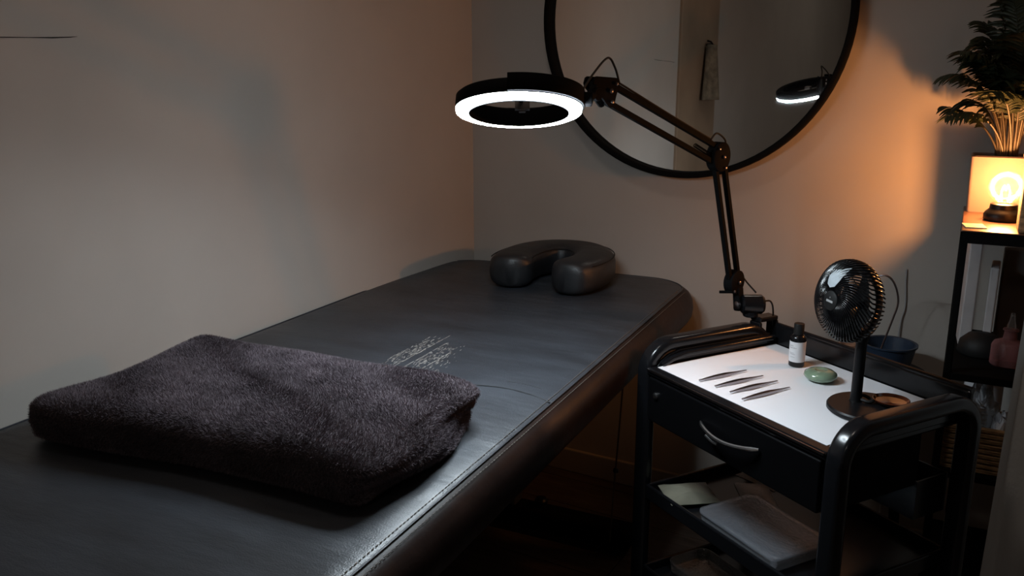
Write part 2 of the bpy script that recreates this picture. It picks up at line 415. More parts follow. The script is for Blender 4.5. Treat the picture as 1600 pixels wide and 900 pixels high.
tm = MB(); NU, NV, NW = 56, 34, 14
def grid(fa, na, nb):
    o = len(tm.v); vs_ = [fa(-1 + 2 * i / na, -1 + 2 * j / nb) for i in range(na + 1) for j in range(nb + 1)]
    tm.add(vs_, [(i * (nb + 1) + j, (i + 1) * (nb + 1) + j, (i + 1) * (nb + 1) + j + 1, i * (nb + 1) + j + 1) for i in range(na) for j in range(nb)])
grid(lambda a, b: towel_pt(a, b, 1), NU, NV); grid(lambda a, b: towel_pt(a, b, -1), NU, NV)
grid(lambda a, b: towel_pt(a, -1, b), NU, NW); grid(lambda a, b: towel_pt(a, 1, b), NU, NW)
grid(lambda a, b: towel_pt(-1, a, b), NV, NW); grid(lambda a, b: towel_pt(1, a, b), NV, NW)
import bmesh
tme = tm.mesh('cloth', 'towel_core', 0)
bm = bmesh.new(); bm.from_mesh(tme); bmesh.ops.remove_doubles(bm, verts=bm.verts, dist=.0008); bmesh.ops.recalc_face_normals(bm, faces=bm.faces); bm.to_mesh(tme)
tme.polygons.foreach_set('use_smooth', [True] * len(tme.polygons))
o = bpy.data.objects.new('cloth', tme); COL.objects.link(o); o.parent = tw
bm.faces.ensure_lookup_table()
fv = [([v.co.copy() for v in f.verts], f.normal.copy(), f.calc_area()) for f in bm.faces if f.calc_center_median().z > .004]
ar = np.array([a for _, _, a in fv]); NB = 200000
cnt = np.random.multinomial(NB, ar / ar.sum()); V_ = []; 
rng = np.random.default_rng(5)
for (vv, nn, a), c in zip(fv, cnt):
    if c == 0: continue
    A_ = np.array([list(p) for p in vv]); 
    if len(A_) == 3: A_ = np.vstack([A_, A_[2]])
    u = rng.random((c, 1)); v = rng.random((c, 1))
    base = (A_[0] * (1 - u) + A_[1] * u) * (1 - v) + (A_[3] * (1 - u) + A_[2] * u) * v
    n_ = np.array(nn)
    # nap brushed in drifting directions
    ang = 2.2 * np.sin(base[:, 0:1] * 9 + 1.3 * np.sin(base[:, 1:2] * 13)) + 1.7 * np.sin(base[:, 1:2] * 17 + base[:, 0:1] * 6) + rng.normal(0, .5, (c, 1))
    lean = np.hstack([np.cos(ang), np.sin(ang), -.15 * np.ones((c, 1))])
    dirn = n_ * 1.0 + lean * .6 + rng.normal(0, .38, (c, 3)); dirn /= np.linalg.norm(dirn, axis=1, keepdims=True)
    ln = rng.uniform(.0035, .0068, (c, 1)); side = np.cross(dirn, rng.normal(0, 1, (c, 3))); side /= np.linalg.norm(side, axis=1, keepdims=True)
    wd = .00042
    V_.append(np.stack([base - side * wd, base + side * wd, base + dirn * ln], 1))
V_ = np.concatenate(V_).reshape(-1, 3); nt_ = len(V_) // 3
pmesh = bpy.data.meshes.new('pile'); pmesh.vertices.add(len(V_)); pmesh.vertices.foreach_set('co', V_.ravel())
pmesh.loops.add(len(V_)); pmesh.loops.foreach_set('vertex_index', np.arange(len(V_), dtype=np.int32))
pmesh.polygons.add(nt_); pmesh.polygons.foreach_set('loop_start', np.arange(0, len(V_), 3, dtype=np.int32)); pmesh.update(calc_edges=True)
pmesh.materials.append(MATS['pile'])
o = bpy.data.objects.new('pile', pmesh); COL.objects.link(o); o.parent = tw; o['kind'] = 'stuff'
bm.free()

# ------------------------------------------------------------------ round mirror
mi = thing('round_mirror', 'large round wall mirror with a thin black frame', 'mirror', (-.822, YB - .016, 1.452))
mi.rotation_euler = (0, 0, math.radians(-2.0))
My = frame_to((0, -1, 0))
ringp = [Vector((math.cos(a) * .4375, 0, math.sin(a) * .4375)) for a in [2 * PI * k / 96 for k in range(96)]]
MB().sweep([p + Vector((0, -.020, 0)) for p in ringp], (0, 1, 0), rprof(.032, .017, .005), closed=True).build('frame', 'black_metal', mi)
MB().lathe([(0, .006), (.430, .006), (.430, .012), (0, .012)], (0, 0, 0), 96, My).build('glass', 'mirror', mi, 20)

# ------------------------------------------------------------------ trolley
TA = math.radians(-32); TCX, TCY = -.353, 1.786
def TW(u, v, z=0.):
    return Vector((TCX + u * math.cos(TA) - v * math.sin(TA), TCY + u * math.sin(TA) + v * math.cos(TA), z))
tr = thing('salon_trolley', 'black rolling salon trolley with thick curved side frames and one drawer', 'trolley', (TCX, TCY, 0), TA)
VF, VB, ZT = -.190, .160, .700
def arch(u):
    r = .062; P = [(u, VF, .06)]
    for k in range(1, 9): P.append((u, VF, .06 + (ZT - r - .06) * k / 9))
    for k in range(11):
        a = PI - PI / 2 * k / 10; P.append((u, VF + r + r * math.cos(a), ZT - r + r * math.sin(a)))
    for k in range(1, 6): P.append((u, VF + r + (VB - VF - 2 * r) * k / 6, ZT))
    for k in range(11):
        a = PI / 2 - PI / 2 * k / 10; P.append((u, VB - r + r * math.cos(a), ZT - r + r * math.sin(a)))
    for k in range(1, 10): P.append((u, VB, ZT - r - (ZT - r - .06) * k / 9))
    return P
for u in (-.245, .300):
    MB().sweep(arch(u), (1, 0, 0), rprof(.042, .030, .012, 5)).build('side_frame', 'black_gloss', tr, 50)
    for v in (VF, VB):
        c = MB().lathe([(.006, .052), (.006, .064)], (u, v, 0), 10).box((u, v, .046), (.02, .026, .014))
        ca = c.build('caster', 'black_plastic', tr)
        MB().lathe([(0, -.009), (.018, -.009), (.021, -.006), (.021, .006), (.018, .009), (0, .009)], (u, v, .0215), 20, frame_to((1, 0, 0))).build('wheel', 'black_matte', ca)
MB().lim((-.228, -.203, .642), (.284, .186, .658)).build('tray', 'black_gloss', tr, 0, .004)
MB().lim((-.224, -.206, .652), (.280, -.203, .657)).build('front_trim', 'steel', tr, 0)
# back rail: wide flat strip with a rolled top edge and rounded ends
rp = [(-.250, .178), (-.2, .186), (-.1, .188), (.1, .188), (.25, .186), (.300, .176)]
MB().lim((-.226, .176, .655), (.284, .190, .704)).build('back_rail', 'black_gloss', tr, 0, .005, 3)
MB().tube([(-.226, .184, .704), (.284, .184, .704)], .0065, 10).build('rail_edge', 'black_gloss', tr)
# end panels inside the arches
for u, s in ((-.228, 1), (.284, -1)):
    po = [(VF + .012, .655), (VB, .655), (VB, .688), (VF + .075, .688), (VF + .045, .680), (VF + .024, .668)]
    m_ = MB(); m_.rings([[(u - .004, a, b) for a, b in po], [(u + .004, a, b) for a, b in po]]); m_.build('end_panel', 'black_gloss', tr, 0, .002)
# low moulded step inside the left end
MB().sweep([(-.2185, a, b) for a, b in ((-.17, .660), (-.14, .672), (-.10, .678), (.165, .678))], (1, 0, 0), rprof(.014, .012, .004, 3)).build('moulding', 'black_gloss', tr)
# drawer
MB().lim((-.222, -.185, .533), (.276, .06, .641)).build('drawer_case', 'drawer_black', tr, 0, .003)
dr = MB().lim((-.220, -.203, .537), (.274, -.186, .639)).build('drawer', 'drawer_black', tr, 0, .004, 3)
hp = []
for k in range(17):
    t = k / 16; hp.append((-.036 + .166 * t, -.207 - .020 * math.sin(PI * t) ** .7, .600 - .010 * math.sin(PI * t) + .004 * t))
hh = MB().tube(hp, [.0025] + [.0042] * 15 + [.0025], 8)
hh.tube([(-.004, -.220, .584), (.02, -.223, .580), (.035, -.223, .580)], .0035, 8).build('handle', 'chrome', dr)
MB().lathe([(.008, 0), (.008, .004), (.005, .006), (0, .006)], (-.190, -.203, .603), 16, frame_to((0, -1, 0))).build('lock', 'chrome', dr)
# shelves with raised lips
def shelf_tray(z, name):
    m_ = MB().lim((-.226, -.190, z - .012), (.282, .165, z))
    s = m_.build(name, 'black_gloss', tr, 0, .003)
    for a, b in (((-.226, -.196, z - .014), (.282, -.188, z + .022)), ((-.226, .160, z - .014), (.282, .168, z + .022)), ((-.228, -.19, z - .014), (-.220, .165, z + .022)), ((.276, -.19, z - .014), (.284, .165, z + .022))):
        MB().lim(a, b).build('shelf_lip', 'black_gloss', s, 0, .003)
shelf_tray(.352, 'middle_shelf'); shelf_tray(.145, 'bottom_shelf')
# open side bin under the tray at the back right
bn = MB()
for a, b in (((.135, .068, .455), (.272, .158, .460)), ((.135, .068, .46), (.139, .158, .535)), ((.268, .068, .46), (.272, .158, .535)), ((.139, .068, .46), (.268, .072, .535)), ((.139, .154, .46), (.268, .158, .535))): bn.lim(a, b)
bn.build('side_bin', 'black_gloss', tr, 0)

# ------------------------------------------------------------------ things on the trolley
def sheet(name, m, parent, pts4, z, nx=14, ny=10, amp=.0012, lift=0., thick=.0006):
    A, B, C_, D_ = [np.array(p) for p in pts4]; lo_ = []; up_ = []
    for i in range(nx + 1):
        for j in range(ny + 1):
            s, t = i / nx, j / ny
            p = (A * (1 - s) + B * s) * (1 - t) + (D_ * (1 - s) + C_ * s) * t
            zz = z + amp * (1 + math.sin(s * 9 + t * 4)) * .5 * math.sin(PI * t) + lift * max(0, t - .8) * 5 * max(0, .3 - s)
            lo_.append((p[0], p[1], zz)); up_.append((p[0], p[1], zz + thick))
    m_ = MB(); n1 = ny + 1
    F = [(i * n1 + j, (i + 1) * n1 + j, (i + 1) * n1 + j + 1, i * n1 + j + 1) for i in range(nx) for j in range(ny)]
    K = len(up_); m_.add(lo_ + up_, [tuple(i + K for i in f) for f in F] + [f[::-1] for f in F] +
        [(i * n1, (i + 1) * n1, (i + 1) * n1 + K, i * n1 + K) for i in range(nx)] + [(i * n1 + ny, (i + 1) * n1 + ny, (i + 1) * n1 + ny + K, i * n1 + ny + K) for i in range(nx)] +
        [(j, j + 1, j + 1 + K, j + K) for j in range(ny)] + [(nx * n1 + j, nx * n1 + j + 1, nx * n1 + j + 1 + K, nx * n1 + j + K) for j in range(ny)])
    return m_.build(name, m, parent, 60)
def on_trolley(o, u, v, z, rz=0.): o.location = TW(u, v, z); o.rotation_euler = (0, 0, TA + rz); return o
pp = sheet('paper_sheet', 'paper', None, [(-.215, -.183), (.262, -.178), (.235, .170), (-.218, .172)], 0, lift=.004)
on_trolley(tag(pp, 'white paper liner covering the trolley top', 'paper'), 0, 0, .6583)
ZP = .6600
# four steel tweezers
def tweezer_mesh():
    m_ = MB(); L_ = .132
    for s in (-1, 1):
        lo_ = []
        for k in range(17):
            t = k / 16; y_ = t * L_; e = math.sin(PI * min(1, t * .98 + .01))
            tp = 1 if t < .55 else max(.22, 1 - (t - .55) / .45 * .85); hz = .0007 + .0022 * e * tp; gap = .0009 + .0024 * e ** 1.3 * tp; tx = .0007 + .0011 * math.sin(PI * min(1, t * 1.25)) if t < .8 else .0007
            xc = gap * s; lo_.append([(xc - tx, y_, .0032 - hz), (xc + tx, y_, .0032 - hz), (xc + tx, y_, .0032 + hz), (xc - tx, y_, .0032 + hz)])
        m_.rings(lo_)
    m_.box((0, .002, .0032), (.0034, .008, .0024))
    return m_.mesh('tweezers', 'steel', 50)
tmsh = tweezer_mesh()
for (u, v, rz, lab) in ((-.096, -.163, 0.02, 'slim steel tweezers, the pair closest to the left end of the tray'),
                        (-.053, -.157, 0.01, 'slim steel tweezers, second pair from the left end of the tray'),
                        (-.012, -.153, .03, 'slim steel tweezers, third pair from the left end of the tray'),
                        (.030, -.159, .04, 'slim steel tweezers, the pair closest to the fan')):
    o = bpy.data.objects.new('tweezers', tmsh); COL.objects.link(o); tag(o, lab, 'tweezers', 'tweezers laid out on the paper'); on_trolley(o, u, v, ZP, rz)
# dropper bottle
bo = on_trolley(thing('oil_bottle', 'small black bottle with a white label standing on the paper', 'bottle'), -.077, .096, ZP, math.radians(15))
MB().lathe([(0, 0), (.0155, 0), (.0172, .002), (.0172, .062), (.0165, .067), (.013, .071), (.0098, .073), (.0098, .076), (0, .076)], n=32).build('bottle_body', 'black_gloss', bo)
MB().lathe([(.0108, .074), (.0112, .0745), (.0112, .0965), (.0104, .098), (0, .098)], n=32).build('cap', 'black_matte', bo)
lb = MB().lathe([(.01725, .012), (.0175, .012), (.0175, .058), (.01725, .058)], n=40, ring=True).build('label_band', 'label', bo)
sc = MB()
def scribble(z, a0, a1, h, seed):
    random.seed(seed); P = []; n = int((a1 - a0) * 26)
    for i in range(n):
        a = a0 + (a1 - a0) * i / (n - 1); P.append((.01765 * math.cos(a), .01765 * math.sin(a), z + h * math.sin(i * 1.9 + seed) * random.uniform(.3, 1)))
    sc.tube(P, .00022, 4)
ac = math.radians(-90 + 32 - 15 - 9)
scribble(.049, ac - .75, ac - .2, .0016, 1); scribble(.0445, ac - .7, ac + .25, .0015, 2); scribble(.033, ac - .7, ac - .1, .0009, 3); scribble(.030, ac - .6, ac + .1, .0009, 4); scribble(.0235, ac - .55, ac + .05, .0006, 5)
sc.build('lettering', 'ink', lb)
# jade stone
js = MB().lathe([(0, .0005), (.018, .0008), (.029, .005), (.0345, .0115), (.033, .0175), (.026, .0225), (.016, .025), (.0115, .0256), (.0105, .0245), (.006, .0235), (0, .0233)], n=40)
o = js.build('jade_stone', 'jade', None, 80); on_trolley(tag(o, 'polished round green jade stone with a shallow dimple on the paper', 'stone'), .019, .067, ZP)

# ------------------------------------------------------------------ desk fan
fb = Vector((-.186, 1.700, 0))
fan = thing('desk_fan', 'small black desk fan with swirled grille on the trolley', 'fan', (fb.x, fb.y, ZP))
MB().lathe([(0, 0), (.074, 0), (.0775, .003), (.0775, .009), (.075, .012), (.02, .0135), (0, .0135)], n=56).build('base', 'black_plastic', fan)
pxy = Vector((-.212 - fb.x, 1.711 - fb.y, 0))
MB().lathe([(.0135, .012), (.0115, .016), (.0105, .03), (.0105, .135), (.0115, .145)], pxy, 24).build('post', 'black_plastic', fan)
fc = Vector((-.252 - fb.x, 1.717 - fb.y, .868 - ZP)); fn = Vector((-.66, -.75, .10)).normalized()
FM = frame_to(fn, Vector((0, 0, 1)).cross(fn))      # local X horizontal, Y up, Z forward
hd = MB().box((pxy + Vector((0, 0, .142)) + fc - fn * .03) / 2, (.03, .03, .05)) if False else MB().lathe([(.0115, .135), (.014, .142), (.014, .160)], pxy, 20)
hd.build('neck', 'black_plastic', fan)
FR = .0790
hx = bpy.data.objects.new('head', MB().lathe([(.060, -.036), (.070, -.030), (.0755, -.018), (.0762, -.012), (.0755, -.010), (.071, -.012), (.066, -.022), (.05, -.033)], n=56, ring=True).mesh('head', 'black_plastic', 50))
COL.objects.link(hx); hx.parent = fan; hx.location = fc; hx.rotation_euler = FM.to_euler()
# swirled grille ribs, one mesh shared by all
def rib_path():
    P = []
    for k in range(15):
        t = k / 14; r = .0185 + (FR - .0195) * t; a = -.95 * (t ** 1.25); z = .028 * (1 - (t ** 2.6)) + .002
        P.append((r * math.cos(a), r * math.sin(a), z))
    a = -.95
    for (r, z, da) in ((FR, -.004, -.02), (FR + .0005, -.014, -.04), (FR - .002, -.025, -.07), (FR - .008, -.034, -.10)): P.append((r * math.cos(a + da), r * math.sin(a + da), z))
    return P
rm = MB().tube(rib_path(), [.0010] * 5 + [.0014] * 4 + [.0017] * 6 + [.0019, .0020, .0019, .0015], 6).mesh('grille_rib', 'black_gloss', 60)
for k in range(56):
    o = bpy.data.objects.new('grille_rib', rm); COL.objects.link(o); o.parent = fan; o.location = fc
    o.rotation_euler = (FM @ Matrix.Rotation(2 * PI * k / 56, 3, 'Z')).to_euler()
def onfan(mb, name, m, sm=40):
    o = bpy.data.objects.new(name, mb.mesh(name, m, sm)); COL.objects.link(o); o.parent = fan; o.location = fc; o.rotation_euler = FM.to_euler(); return o
for rr, z in ((.040, .0255), (.060, .0165)):
    onfan(MB().tube([(rr * math.cos(a), rr * math.sin(a), z) for a in [2 * PI * k / 48 for k in range(48)]], .0009, 5, closed=True), 'grille_ring', 'black_gloss')
onfan(MB().lathe([(0, .0335), (.0165, .0335), (.0188, .032), (.0195, .028), (.0185, .024), (0, .024)], n=36), 'hub_badge', 'black_matte')
onfan(MB().box((0, -.0012, .0337), (.0185, .0042, .0004), rz=-.06).box((0, .0062, .0337), (.0012, .0022, .0004)), 'hub_print', 'grey_print', 0)
stk = [(-.017, .030), (-.020, .045), (-.012, .057), (.020, .068), (.012, .040), (.004, .028), (-.008, .024)]
def rib_z(a, b): t = max(0, (math.hypot(a, b) - .0185) / (FR - .0195)); return .028 * (1 - min(1, t) ** 2.6) + .0036
cen = (-.002, .044)
fine = []
for i, (a, b) in enumerate(stk):
    a2, b2 = stk[(i + 1) % len(stk)]
    for k in range(4): fine.append((a + (a2 - a) * k / 4, b + (b2 - b) * k / 4))
lps = [[(cen[0] + (a - cen[0]) * q, cen[1] + (b - cen[1]) * q, rib_z(cen[0] + (a - cen[0]) * q, cen[1] + (b - cen[1]) * q) + dz) for a, b in fine] for q, dz in ((.1, -.0006), (.5, -.0006), (1, -.0006), (1, 0), (.5, 0), (.1, 0))]
onfan(MB().rings(lps), 'sticker', 'sticker', 50)
bl = MB()
for k in range(5):
    a0 = 2 * PI * k / 5; L0 = []
    for j in range(6):
        r = .014 + .054 * j / 5; row = []
        for i in range(5): a = a0 + (i / 4) * .95 + .25 * j / 5; row.append((r * math.cos(a), r * math.sin(a), .004 - .016 * (i / 4)))
        L0.append(row)
    vs_ = [p for rw in L0 for p in rw]; vs2 = [(x, y_, z - .0015) for x, y_, z in vs_]; F = [(j * 5 + i, j * 5 + i + 1, (j + 1) * 5 + i + 1, (j + 1) * 5 + i) for j in range(5) for i in range(4)]
    bl.add(vs_, F); bl.add(vs2, [f[::-1] for f in F])
bl.lathe([(0, .008), (.012, .008), (.015, .003), (.015, -.016), (0, -.016)], n=24)
onfan(bl, 'blades', 'black_matte')
onfan(MB().lathe([(0, -.0345), (.030, -.036), (.034, -.030), (.034, -.020), (0, -.018)], n=30), 'motor_cover', 'black_plastic')
# amber glass dish resting on the fan's foot
ad = MB().lathe([(0, .0), (.02, 0), (.030, .004), (.034, .010), (.0325, .0105), (.028, .006), (0, .003)], n=32)
mat('amber', (.10, .025, .010), .08, coat=.6)
o = ad.build('amber_dish', 'amber', None); o.location = (-.150, 1.724, ZP + .0136); tag(o, 'shallow amber glass dish on the round foot of the fan', 'dish')
o = MB().tube(smoothpath([(-.020, .010, .004), (-.008, .004, .010), (.004, .006, .005), (.012, -.006, .006), (.004, -.012, .004), (-.010, -.008, .005), (-.016, .002, .004)], 5), .0035, 6).build('hair_tie', 'black_matte', None)
o.location = (-.192, 1.715, ZP + .0136); tag(o, 'small crumpled black hair tie beside the amber dish', 'hair tie')

# ------------------------------------------------------------------ ring lamp on its spring arm
P_ring = Vector((-.770, 1.358, 1.229)); n_r = Vector((.143, -.252, -.957)).normalized()
rtv = Vector((.866, .5, 0))
rl = thing('ring_lamp', 'lit black ring lamp on a jointed double arm clamped to the trolley', 'lamp', (-.494, 2.020, .71))
O_ = Vector((-.494, 2.020, .71))
RMx = frame_to(n_r, rtv)     # local X to image right, Z down along the light
def inlamp(mb, name, m, sm=40, parent=None):
    me = mb.mesh(name, m, sm); o = bpy.data.objects.new(name, me); COL.objects.link(o); o.parent = rl; o.location = P_ring - O_; o.rotation_euler = RMx.to_euler(); return o
RO, RI = .1124, .0882
inlamp(MB().lathe([(RI + .001, .0), (RI + .0008, .0062), (RI - .001, .0064), (RI - .002, .004), (RI - .001, -.026), (RI + .003, -.029), (RO - .006, -.029), (RO - .001, -.025), (RO + .0005, -.008), (RO - .001, -.001)], n=96, ring=True), 'ring_housing', 'lamp_black', 50)
inlamp(MB().lathe([(RI + .0012, -.002), (RI + .0012, .0045), (RI + .002, .005), (RO - .006, .005), (RO - .0015, .003), (RO - .0005, -.003), (RO - .004, -.004)], n=96, ring=True), 'diffuser', 'ring_emit', 50)
# thicker collar on the half next to the arm
cpath = [(math.cos(a) * (RO + .0015), math.sin(a) * (RO + .0015), -.017) for a in [math.radians(-100 + 110 * k / 24) for k in range(25)]]
a0s = [math.radians(d) for d in range(-8, 101, 4)]
cpath = [((RO + .001) * math.cos(a), (RO + .001) * math.sin(a), -.020) for a in a0s]
inlamp(MB().sweep(cpath, (0, 0, 1), rprof(.030, .007, .002, 2)), 'collar', 'lamp_black', 50)
cpath = [((RO + .001) * math.cos(-a), (RO + .001) * math.sin(-a), -.020) for a in a0s]
inlamp(MB().sweep(cpath, (0, 0, 1), rprof(.030, .007, .002, 2)), 'collar', 'lamp_black', 50)
# phone clip in the middle
inlamp(MB().tube([(-.004, .0885, -.020), (.0, .05, -.018), (.004, .012, -.015)], .004, 8), 'clip_stem', 'lamp_black')
inlamp(MB().box((.006, 0, -.012), (.026, .012, .020)).box((.006, -.004, -.001), (.012, .012, .004)), 'phone_clip', 'chrome', 0)
# joints
P_head = Vector((-.680, 1.526, 1.262)); P_elb = Vector((-.573, 1.914, 1.114)); P_low = Vector((-.549, 2.020, .808))
hdir = Vector((P_head.x - P_elb.x, P_head.y - P_elb.y, 0)).normalized(); ax = Vector((-hdir.y, hdir.x, 0)); 
if ax.dot(Vector((0, -1, 0))) < 0: ax = -ax         # joint axis, towards the viewer
def disc(c, r, w_, name, m='lamp_black'):
    return MB().lathe([(0, -w_ / 2), (r * .9, -w_ / 2), (r, -w_ / 2 + .002), (r, w_ / 2 - .002), (r * .9, w_ / 2), (0, w_ / 2)], c - O_, 28, frame_to(ax)).build(name, m, rl)
def screw(c, r=.0042):
    return MB().lathe([(0, .0), (r, 0), (r, .002), (r * .6, .0032), (0, .0034)], c - O_ + ax * .0155, 12, frame_to(ax)).build('screw', 'steel', rl)
def plate(pts, name):
    """rounded plate through a few points, both cheeks"""
    for s in (-1, 1):
        c = sum(pts, Vector()) / len(pts); outl = []
        for i, p in enumerate(pts):
            q = pts[(i + 1) % len(pts)]
            for k in range(4):
                d = (p - c); 
            outl.append(p)
        R_ = .011; poly = []
        for i, p in enumerate(pts):
            a = (p - pts[i - 1]).normalized(); b = (pts[(i + 1) % len(pts)] - p).normalized()
            na = a.cross(ax).normalized(); nb = b.cross(ax).normalized()
            if (p - c).dot(na + nb) < 0: na, nb = -na, -nb
            for k in range(6):
                t = k / 5; n_ = (na * (1 - t) + nb * t).normalized(); poly.append(p + n_ * R_)
        MB().rings([[p - O_ + ax * (s * .011 - .0018) for p in poly], [p - O_ + ax * (s * .011 + .0018) for p in poly]]).build(name, 'lamp_black', rl, 50)
up1 = (P_head - P_elb).normalized(); pn1 = ax.cross(up1).normalized()
if pn1.z < 0: pn1 = -pn1
up2 = (P_elb - P_low).normalized(); pn2 = ax.cross(up2).normalized()
if pn2.dot(hdir) < 0: pn2 = -pn2        # towards the lamp side
G = .0175
def rods(a, b, pn, name):
    for s in (1, -1):
        m_ = MB(); rodbox(m_, a + pn * G * s - O_, b + pn * G * s - O_, .011, .0115, ax); m_.build(name, 'black_metal', rl, 0, .0012)
rods(P_elb + up1 * .022, P_head - up1 * .012, pn1, 'upper_rod')
rods(P_low + up2 * .012, P_elb - up2 * .018, pn2, 'lower_rod')
# springs inside the arms
def spring(a, b, turns, r, name):
    a = a - O_; b = b - O_; t = (b - a); L_ = t.length; t.normalize(); x = ax; y_ = t.cross(x); P = []
    for k in range(turns * 8 + 1): an = 2 * PI * k / 8; P.append(a + t * L_ * k / (turns * 8) + x * r * math.cos(an) + y_ * r * math.sin(an))
    MB().tube(P, .0009, 4).build(name, 'black_metal', rl)
spring(P_elb + up1 * .03 - pn1 * .006, P_elb + up1 * .10 - pn1 * .004, 16, .0042, 'spring')
plate([P_elb + up1 * .030 + pn1 * G, P_elb + up1 * .022 - pn1 * G, P_elb - up2 * .024 + pn2 * G, P_elb - up2 * .020 - pn2 * G], 'elbow_plate') if False else None
disc(P_elb, .033, .026, 'elbow_joint'); screw(P_elb); screw(P_elb + up1 * .026 + pn1 * G * .6, .003); screw(P_elb - up2 * .026, .003)
plate([P_head - up1 * .010 + pn1 * G, P_head + up1 * .040 + pn1 * .002, P_head - up1 * .010 - pn1 * G], 'head_plate'); screw(P_head); screw(P_head - up1 * .010 + pn1 * G, .003); screw(P_head - up1 * .010 - pn1 * G, .003)
disc(P_head - up1 * .004, .014, .018, 'head_joint')
P_rim = P_ring + RMx @ Vector((RO + .002, .012, -.018))
MB().tube([P_head + up1 * .036 - O_, P_head * .45 + P_rim * .55 - O_ + Vector((0, 0, .001)), P_rim - O_], [.008, .0075, .0085], 12).build('ball_neck', 'lamp_black', rl)
disc(P_head * .5 + P_rim * .5 + Vector((0, 0, .001)), .012, .020, 'tilt_knob')
bm_ = MB(); bm_.box(P_rim - O_, (.03, .024, .022), M=RMx); bm_.build('ring_bracket', 'lamp_black', rl, 0, .003)
disc(P_low, .029, .026, 'base_joint'); screw(P_low); screw(P_low - up2 * .004 + pn2 * .024 - Vector((0, 0, .006)), .003)
MB().lathe([(0, -.02), (.0035, -.02), (.0035, .02), (0, .02)], P_low + pn2 * .027 - Vector((0, 0, .012)) - O_, 10, frame_to(rtv)).build('cross_pin', 'black_metal', rl)
# crank bracket, swivel knob, clamp
P_br = Vector((-.534, 2.024, .755)); P_kn = Vector((-.507, 2.030, .755))
m_ = MB(); rodbox(m_, P_low - Vector((0, 0, .012)) + rtv * .010 - O_, P_br - Vector((0, 0, .018)) - O_, .020, .024, ax); m_.build('bracket', 'lamp_black', rl, 0, .006, 3)
MB().lathe([(0, -.030), (.019, -.030), (.0235, -.026), (.0235, .018), (.019, .024), (0, .024)], P_kn + rtv * .006 - O_, 24, frame_to(rtv)).build('swivel_barrel', 'black_gloss', rl)
MB().lathe([(0, 0), (.010, 0), (.010, .006), (.007, .008), (0, .008)], P_kn - rtv * .031 - Vector((0, 0, .002)) - O_, 16, frame_to(-rtv + Vector((0, -.6, 0)))).build('swivel_bolt', 'steel', rl)
MB().lathe([(.016, -.030), (.018, -.028), (.018, -.018), (.014, -.012)], P_kn - O_, 20).build('swivel_neck', 'black_gloss', rl)
cm = MB(); T0 = TW(-.205, .184) 
Mt = Matrix.Rotation(TA, 3, 'Z')
def cb(u0, u1, v0, v1, z0, z1): cm.box(Vector((TW((u0 + u1) / 2, (v0 + v1) / 2).x, TW((u0 + u1) / 2, (v0 + v1) / 2).y, (z0 + z1) / 2)) - O_, (u1 - u0, v1 - v0, z1 - z0), M=Mt)
cb(-.262, -.228, .128, .186, .7155, .727); cb(-.262, -.228, .126, .136, .672, .7155); cb(-.262, -.228, .180, .188, .640, .7155)
cm.build('clamp', 'black_gloss', rl, 0, .003)
# cable loops
def cable(pts, r=.0021): return MB().tube([p - O_ for p in smoothpath(pts, 8)], r, 7).build('cable', 'black_matte', rl)
cable([P_rim + Vector((-.006, -.002, .010)), P_rim * .55 + P_head * .45 + Vector((0, 0, .040)), P_head + Vector((.000, .01, .060)), P_head - up1 * .03 + Vector((0, 0, .053)), P_head - up1 * .035 + pn1 * .028])
cable([P_head - up1 * .035 + pn1 * .028, P_head * .5 + P_elb * .5 + pn1 * .026, P_elb + up1 * .05 + pn1 * .026])
cable([P_elb + up1 * .045 + pn1 * .026, P_elb + up1 * .012 + Vector((0, 0, .048)), P_elb - up1 * .022 + Vector((0, 0, .046)), P_elb - pn2 * .030 + Vector((0, 0, .012)), P_elb - pn2 * .026 - up2 * .03])
cable([P_elb - pn2 * .026 - up2 * .03, P_low * .5 + P_elb * .5 - pn2 * .025, P_low - pn2 * .024 + up2 * .03, P_low - pn2 * .030 + Vector((.008, .010, -.01)), P_kn + Vector((.006, .016, .026))])
cable([P_kn + Vector((.026, .016, .008)), P_kn + Vector((.040, .03, .004)), P_kn + Vector((.046, .036, -.03)), P_kn + Vector((.045, .042, -.12))], .0022)

# ------------------------------------------------------------------ things on the trolley's lower shelves
# clear lidded plastic case
def open_case(name, label, cat, w_, d_, h_, m, wall=.002, r=.014):
    t = thing(name, label, cat)
    a = lambda ins, z: [(x, y_, z) for x, y_ in rrect(-w_ / 2 + ins, w_ / 2 - ins, -d_ / 2 + ins, d_ / 2 - ins, r - min(ins, r * .6), 5)]
    MB().rings([a(.006, .0005), a(.002, .003), a(0, h_ * .5), a(0, h_), a(-.004, h_), a(-.004, h_ - .002), a(wall, h_ - .002), a(wall, .004), a(.008, .0025)]).build('case_body', 'clear_plastic', t)
    MB().rings([a(-.0045, h_ + .0003), a(-.0045, h_ + .003), a(0, h_ + .006), a(.012, h_ + .006), a(.02, h_ + .0035)]).build('lid', m, t)
    return t
cs = open_case('plastic_case', 'clear flat plastic case with a rounded lid on the middle shelf', 'case', .225, .150, .030, 'cloudy_plastic'); on_trolley(cs, .056, -.106, .3525, math.radians(-1))
